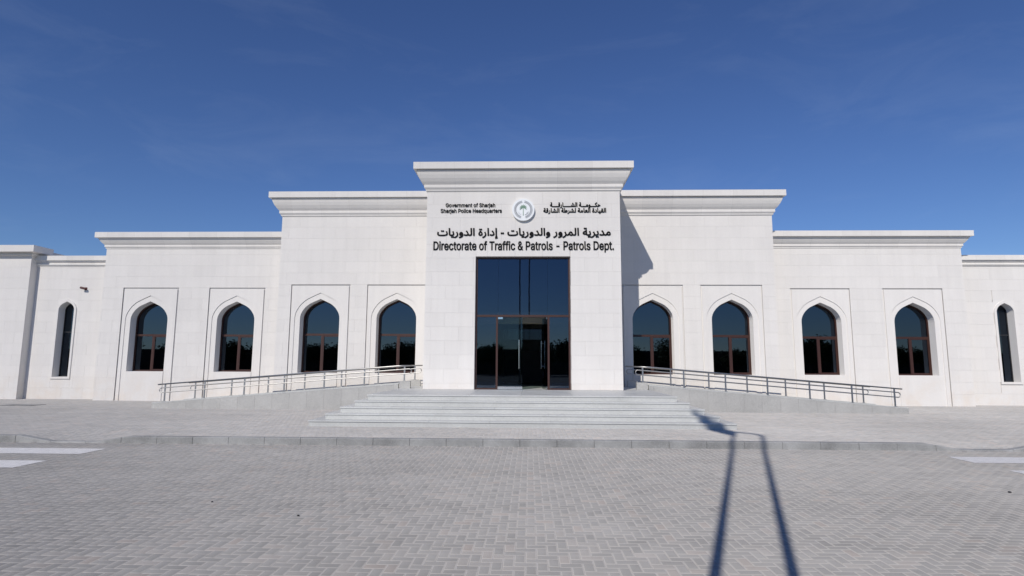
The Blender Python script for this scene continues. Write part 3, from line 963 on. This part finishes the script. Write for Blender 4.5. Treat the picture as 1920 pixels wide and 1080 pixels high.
def lettering(name, body, x0, x1, z0, z1, y, label, font=None, bold=0.012, depth=0.022, ref=None):
    """raised letters; z0 is the base line, z1 the height of the tallest stroke"""
    loops = text_contours(body, font)
    big = max(loops, key=lambda l: abs(area2(l)))
    xs_ = [p[0] for l in loops for p in l]; zs_ = [p[1] for l in loops for p in l]
    mx0, mx1, mt = min(xs_), max(xs_), max(zs_) if ref is None else ref
    kx, kz = (x1 - x0) / (mx1 - mx0), (z1 - z0) / mt
    loops = [[((p[0] - mx0) * kx + x0, p[1] * kz + z0) for p in l] for l in loops]
    sgn = 1 if area2(max(loops, key=lambda l: abs(area2(l)))) > 0 else -1
    is_hole = lambda l: any(o_ is not l and area2(o_) * area2(l) < 0 and abs(area2(o_)) > abs(area2(l)) and inside_poly(l[0], o_) for o_ in loops)
    holes = [l for l in loops if is_hole(l)]
    outer = [l for l in loops if not is_hole(l)]
    own = {i: [] for i in range(len(outer))}
    for h in holes:
        c = [i for i, l in enumerate(outer) if inside_poly(h[0], l)]
        if c: own[min(c, key=lambda i: abs(area2(outer[i])))].append(h)
    # pieces whose widths overlap belong to one letter
    ext = sorted(range(len(outer)), key=lambda i: min(p[0] for p in outer[i]))
    groups, right = [], -1e9
    for i in ext:
        a, c = min(p[0] for p in outer[i]), max(p[0] for p in outer[i])
        if groups and a < right - 0.15 * (c - a): groups[-1].append(i); right = max(right, c)
        else: groups.append([i]); right = c
    root = tag(empty(name, ((x0 + x1) / 2, y, z0)), label, 'lettering', 'black raised lettering over the entrance')
    dgs = bpy.context.evaluated_depsgraph_get
    for gp in groups:
        parts = []
        for n_, i in enumerate(gp):
            cu = bpy.data.curves.new('tmp', 'CURVE')
            cu.dimensions = '2D'; cu.fill_mode = 'BOTH'
            cu.extrude = depth / 2 + 0.0004 * n_
            cu.offset = bold
            for l in [outer[i]] + own[i]:
                l = l if area2(l) > 0 else l
                sp = cu.splines.new('POLY'); sp.points.add(len(l) - 1)
                for k, p in enumerate(l): sp.points[k].co = (p[0], p[1], 0, 1)
                sp.use_cyclic_u = True
            o = bpy.data.objects.new('tmp', cu); COL.objects.link(o)
            dg = dgs(); dg.update()
            parts.append(bpy.data.meshes.new_from_object(o.evaluated_get(dg)))
            bpy.data.objects.remove(o); bpy.data.curves.remove(cu)
        b = MB()
        ox, oz = (x0 + x1) / 2, z0
        for me in parts:
            b.add([(v.co.x - ox, -v.co.z, v.co.y - oz) for v in me.vertices], [tuple(p.vertices) for p in me.polygons])
            bpy.data.meshes.remove(me)
        if b.v: b.build('letter', M['letter'], root)
    return root
LY = YP - 0.0135
lettering('english_lettering', 'Directorate of Traffic & Patrols - Patrols Dept.', -3.05, 3.07, 5.565, 5.865, LY, 'large black English line reading Directorate of Traffic, just above the glazed entrance', FONT, 0.0075)
lettering('arabic_lettering', shape_arabic('مديرية المرور والدوريات - إدارة الدوريات'), -2.93, 2.97, 6.065, 6.32, LY, 'large black Arabic line between the round emblem and the big English line', None, 0.010)
lettering('english_lettering', 'Government of Sharjah', -2.66, -0.96, 7.065, 7.20, LY, 'upper small black English line left of the round emblem', FONT, 0.0035)
lettering('english_lettering', 'Sharjah Police Headquarters', -2.83, -0.73, 6.865, 7.00, LY, 'lower small black English line left of the round emblem', FONT, 0.0035)
lettering('arabic_lettering', shape_arabic('حكـــومـــة الشـــــارقــــة'), 0.93, 2.64, 7.065, 7.215, LY, 'upper small black Arabic line right of the round emblem', None, 0.006)
lettering('arabic_lettering', shape_arabic('القيادة العامة لشرطة الشارقة'), 0.70, 2.83, 6.865, 7.015, LY, 'lower small black Arabic line right of the round emblem', None, 0.006)

# emblem
em = tag(empty('round_emblem', (0.01, YP, 6.945)), 'round white emblem with a grey wreath and green palm, above the lettering', 'emblem')
def disc(b, r, y0, y1, n=48):
    b.prism([(r * math.cos(2 * math.pi * k / n), r * math.sin(2 * math.pi * k / n)) for k in range(n)], y0, y1)
b = MB(); disc(b, 0.385, -0.10, -0.003); b.build('disc', M['white'], em)
b = MB()
for k in range(44):
    t = -math.pi / 2 + (k + 0.5) / 44 * 2 * math.pi
    tt = (t + math.pi / 2) % (2 * math.pi)
    if tt < 0.26 or tt > 2 * math.pi - 0.26 or abs(tt - math.pi) < 0.10: continue
    lean = 0.7 if tt < math.pi else -0.7
    for rad, ln in ((0.258, 0.06), (0.300, 0.055)):
        cx_, cz_ = rad * math.cos(t), rad * math.sin(t)
        for q in ((0.5,) if rad < 0.28 else (-0.4,)):
            d = t + math.pi / 2 * (1 if tt < math.pi else -1) + lean * q
            ux, uz = math.cos(d), math.sin(d)
            b.prism([(cx_ - ux * ln * .6, cz_ - uz * ln * .6), (cx_ + uz * .024, cz_ - ux * .024), (cx_ + ux * ln * .6, cz_ + uz * ln * .6), (cx_ - uz * .024, cz_ + ux * .024)], -0.107, -0.101)
b.build('wreath', M['silver'], em)
b = MB(); b.prism([(-.011, -.21), (.011, -.21), (.008, .08), (-.008, .08)], -0.110, -0.101)
b.build('palm_trunk', M['green'], em)
b = MB()
for k, a_ in enumerate((-20, 8, 32, 58, 90, 122, 148, 172, 200)):
    a_ = R(a_); ln = 0.135 if k != 4 else 0.12
    ux, uz = math.cos(a_), math.sin(a_)
    b.prism([(0, .07), (ux * ln * .5 + uz * .019, .07 + uz * ln * .5 - ux * .019), (ux * ln, .07 + uz * ln - abs(ux) * .04), (ux * ln * .5 - uz * .019, .07 + uz * ln * .5 + ux * .019)], -0.109 - 0.0004 * k, -0.101)
b.build('palm_fronds', M['green'], em)
b = MB()
for s in (-1, 1):
    for r0_, dz in ((0.10, 0.0), (0.14, 0.02)):
        for k in range(4):
            a_ = R(-70 + 22 * k)
            xx, zz = s * (0.03 + r0_ * math.cos(a_)), -0.10 + dz + r0_ * 0.8 * math.sin(a_)
            b.prism([(xx - .016, zz - .010), (xx + .016 * s, zz - .008), (xx + s * .022, zz + .016), (xx - .006, zz + .010)], -0.107, -0.101)
b.build('palm_base_sprigs', M['silver'], em)

# ------------------------------------------------------------------ wall camera, covers, small things
cc = tag(empty('wall_camera', (-19.03, YE, 4.86)), 'small dark security camera on the wall above the leftmost slim window', 'camera')
b = MB(); b.box(-0.05, 0.05, -0.02, 0.0, -0.06, 0.06); b.build('mount_plate', M['cctv'], cc)
b = MB(); b.tube([(0, -0.02, 0.0), (0.0, -0.12, -0.02), (-0.03, -0.16, 0.02)], 0.02, 8); b.build('bracket', M['cctv'], cc)
b = MB(); b.tube([(0.05, -0.13, -0.01), (-0.11, -0.18, 0.03)], 0.05, 10); b.build('camera_body', M['cctv'], cc)
b = MB(); b.tube([(-0.111, -0.1805, 0.0305), (-0.124, -0.184, 0.033)], 0.036, 10); b.build('lens', M['dark'], cc)

def cover(x, y, w, d, label):
    z = ZS + 0.001
    t = tag(empty('inspection_cover', (x, y, z)), label, 'cover')
    b = MB(); b.box(-w / 2, w / 2, -d / 2, d / 2, -0.004, 0.006); b.build('frame', M['dark'], t)
    b = MB(); b.box(-w / 2 + 0.04, w / 2 - 0.04, -d / 2 + 0.04, d / 2 - 0.04, 0.006, 0.010); b.build('lid', M['kerb'], t)
cover(-18.3, 21.0, 1.3, 0.7, 'dark inspection cover in the pavement at the far left edge')

for i, (x, y, r_) in enumerate(((-3.98, 7.45, 0.014), (-2.65, 6.85, 0.015), (6.65, 8.55, 0.022))):
    b = MB()
    pts = [Vector((math.sin(a) * math.cos(c), math.sin(a) * math.sin(c), math.cos(a))) for a in (0.6, 1.4, 2.3) for c in [k * math.pi / 3 + a for k in range(6)]]
    vs_ = [(p.x * r_ * random.uniform(.7, 1.3), p.y * r_ * random.uniform(.7, 1.2), p.z * r_ * .6 + r_ * .4) for p in pts]
    fs = [(k, (k + 1) % 6, 6 + (k + 1) % 6, 6 + k) for k in range(6)] + [(6 + k, 6 + (k + 1) % 6, 12 + (k + 1) % 6, 12 + k) for k in range(6)] + [tuple(range(5, -1, -1)), tuple(range(12, 18))]
    b.add(vs_, fs)
    o = b.build('pebble', M['dark'], None, (x + EYE.x, y, 0.001))
    tag(o, ('dark pebble on the left of the paved road, nearer the crosswalk', 'dark pebble on the road left of the middle', 'flat dark pebble on the road right of the pole shadows')[i], 'pebble')

# ------------------------------------------------------------------ lamp posts behind the viewpoint (their shadows and mirror images show)
def lamp_post(x, y, h, label):
    t = tag(empty('lamp_post', (x, y, 0)), label, 'lamp post', 'tall lamp posts behind the viewpoint')
    b = MB(); b.box(-0.16, 0.16, -0.16, 0.16, -0.03, 0.03); b.build('base_plate', M['pole'], t)
    b = MB(); b.tube([(0, 0, 0.03), (0, 0, 4.6), (0, 0, 4.75), (0, 0, h)], [0.075, 0.068, 0.053, 0.045], 14); b.build('pole', M['pole'], t, smooth=True)
    return t
t = lamp_post(-0.45, -1.0, 11.5, 'tall grey lamp post behind the viewpoint casting the left pole shadow')
HEAD = [(0.03, 11.36), (-0.30, 11.83), (-0.64, 12.36), (-0.86, 12.74), (-0.93, 12.98), (-1.08, 13.22), (-0.99, 13.25), (-0.90, 13.13), (-0.70, 13.03), (-0.58, 12.80), (-0.33, 12.68), (-0.20, 12.42), (0.03, 12.08)]
b = MB(); b.prism(HEAD, -0.13, 0.13); bevel(b.build('lamp_head', M['pole'], t), 0.03)
b = MB(); b.box(-0.62, -0.30, 0.131, 0.15, 12.35, 12.60); b.build('lens', M['white'], t)
t = lamp_post(0.20, -1.0, 11.5, 'tall grey lamp post behind the viewpoint casting the right pole shadow')
b = MB(); b.tube([(0, 0, 11.42), (-0.06, 0, 11.60), (-0.25, 0, 11.78), (-0.60, 0, 12.0)], 0.055, 8); b.build('arm', M['pole'], t, smooth=True)

# ------------------------------------------------------------------ trees and wall across the car park, seen only as reflections
def leaf_mat():
    mt, nt, p = new_mat('tree_leaf')
    g = N(nt)
    tone = g.n('ShaderNodeAttribute', attribute_name='tone').outputs['Fac']
    g.link(g.ramp(tone, [(0, (0.03, 0.05, 0.015)), (1, (0.09, 0.12, 0.04))]), p.inputs['Base Color'])
    p.inputs['Roughness'].default_value = 0.8
    p.inputs['Specular IOR Level'].default_value = 0.15
    return mt
M['leaf'] = leaf_mat()
M['bark'] = plain('bark', (0.12, 0.09, 0.06), 0.9, var=0.3, scale=12)
def crown_mesh(seed, n=3600, rx=2.6, rz=1.6):
    q = np.random.default_rng(seed)
    cl = q.normal(0, 1, (26, 3)); cl /= np.linalg.norm(cl, axis=1)[:, None]
    cl *= (0.35 + 0.6 * q.random((26, 1)))
    b = MB()
    for i in range(n):
        c = cl[q.integers(26)] + q.normal(0, 0.17, 3)
        p = Vector((c[0] * rx, c[1] * rx, c[2] * rz))
        d = Vector(q.normal(0, 1, 3)).normalized(); e = d.orthogonal().normalized()
        sz = 0.16
        b.add([p - d * sz, p + e * sz * .5, p + d * sz, p - e * sz * .5], [(0, 1, 2, 3)], float(q.random()))
    return b.mesh('crown')
def trunk_mesh():
    b = MB(); b.tube([(0, 0, -0.05), (0.05, 0, 1.0), (0, 0.05, 2.0)], [0.16, 0.12, 0.09], 9)
    for k in range(5):
        a_ = k * 1.3
        b.tube([(0, 0.04, 1.6), (math.cos(a_) * .9, math.sin(a_) * .9, 2.6), (math.cos(a_) * 1.6, math.sin(a_) * 1.6, 3.1)], [0.07, 0.045, 0.02], 6)
    return b.mesh('trunk')
crowns = [crown_mesh(s) for s in (1, 2, 3)]
trunk = trunk_mesh()
for c in crowns: c.materials.append(M['leaf'])
trunk.materials.append(M['bark'])
for i in range(19):
    x = -63 + i * 7 + random.uniform(-2, 2)
    t = tag(empty('roadside_tree', (x, -44 + random.uniform(-4, 4), -0.03)), 'leafy green tree across the car park, seen only mirrored in the window glass', 'tree', 'trees mirrored in the windows')
    t.scale = [random.uniform(1.1, 1.5)] * 2 + [random.uniform(0.85, 1.35)]
    t.rotation_euler.z = random.uniform(0, 6)
    link('crown', crowns[i % 3], None, t, (0, 0, 3.0))
    link('trunk', trunk, None, t)
b = MB(); b.box(-90, 90, -53, -52.7, -0.06, 3.9)
bw = tag(b.build('boundary_wall', M['bark']), 'long low grey boundary wall beyond the trees, mirrored in the windows', 'wall')
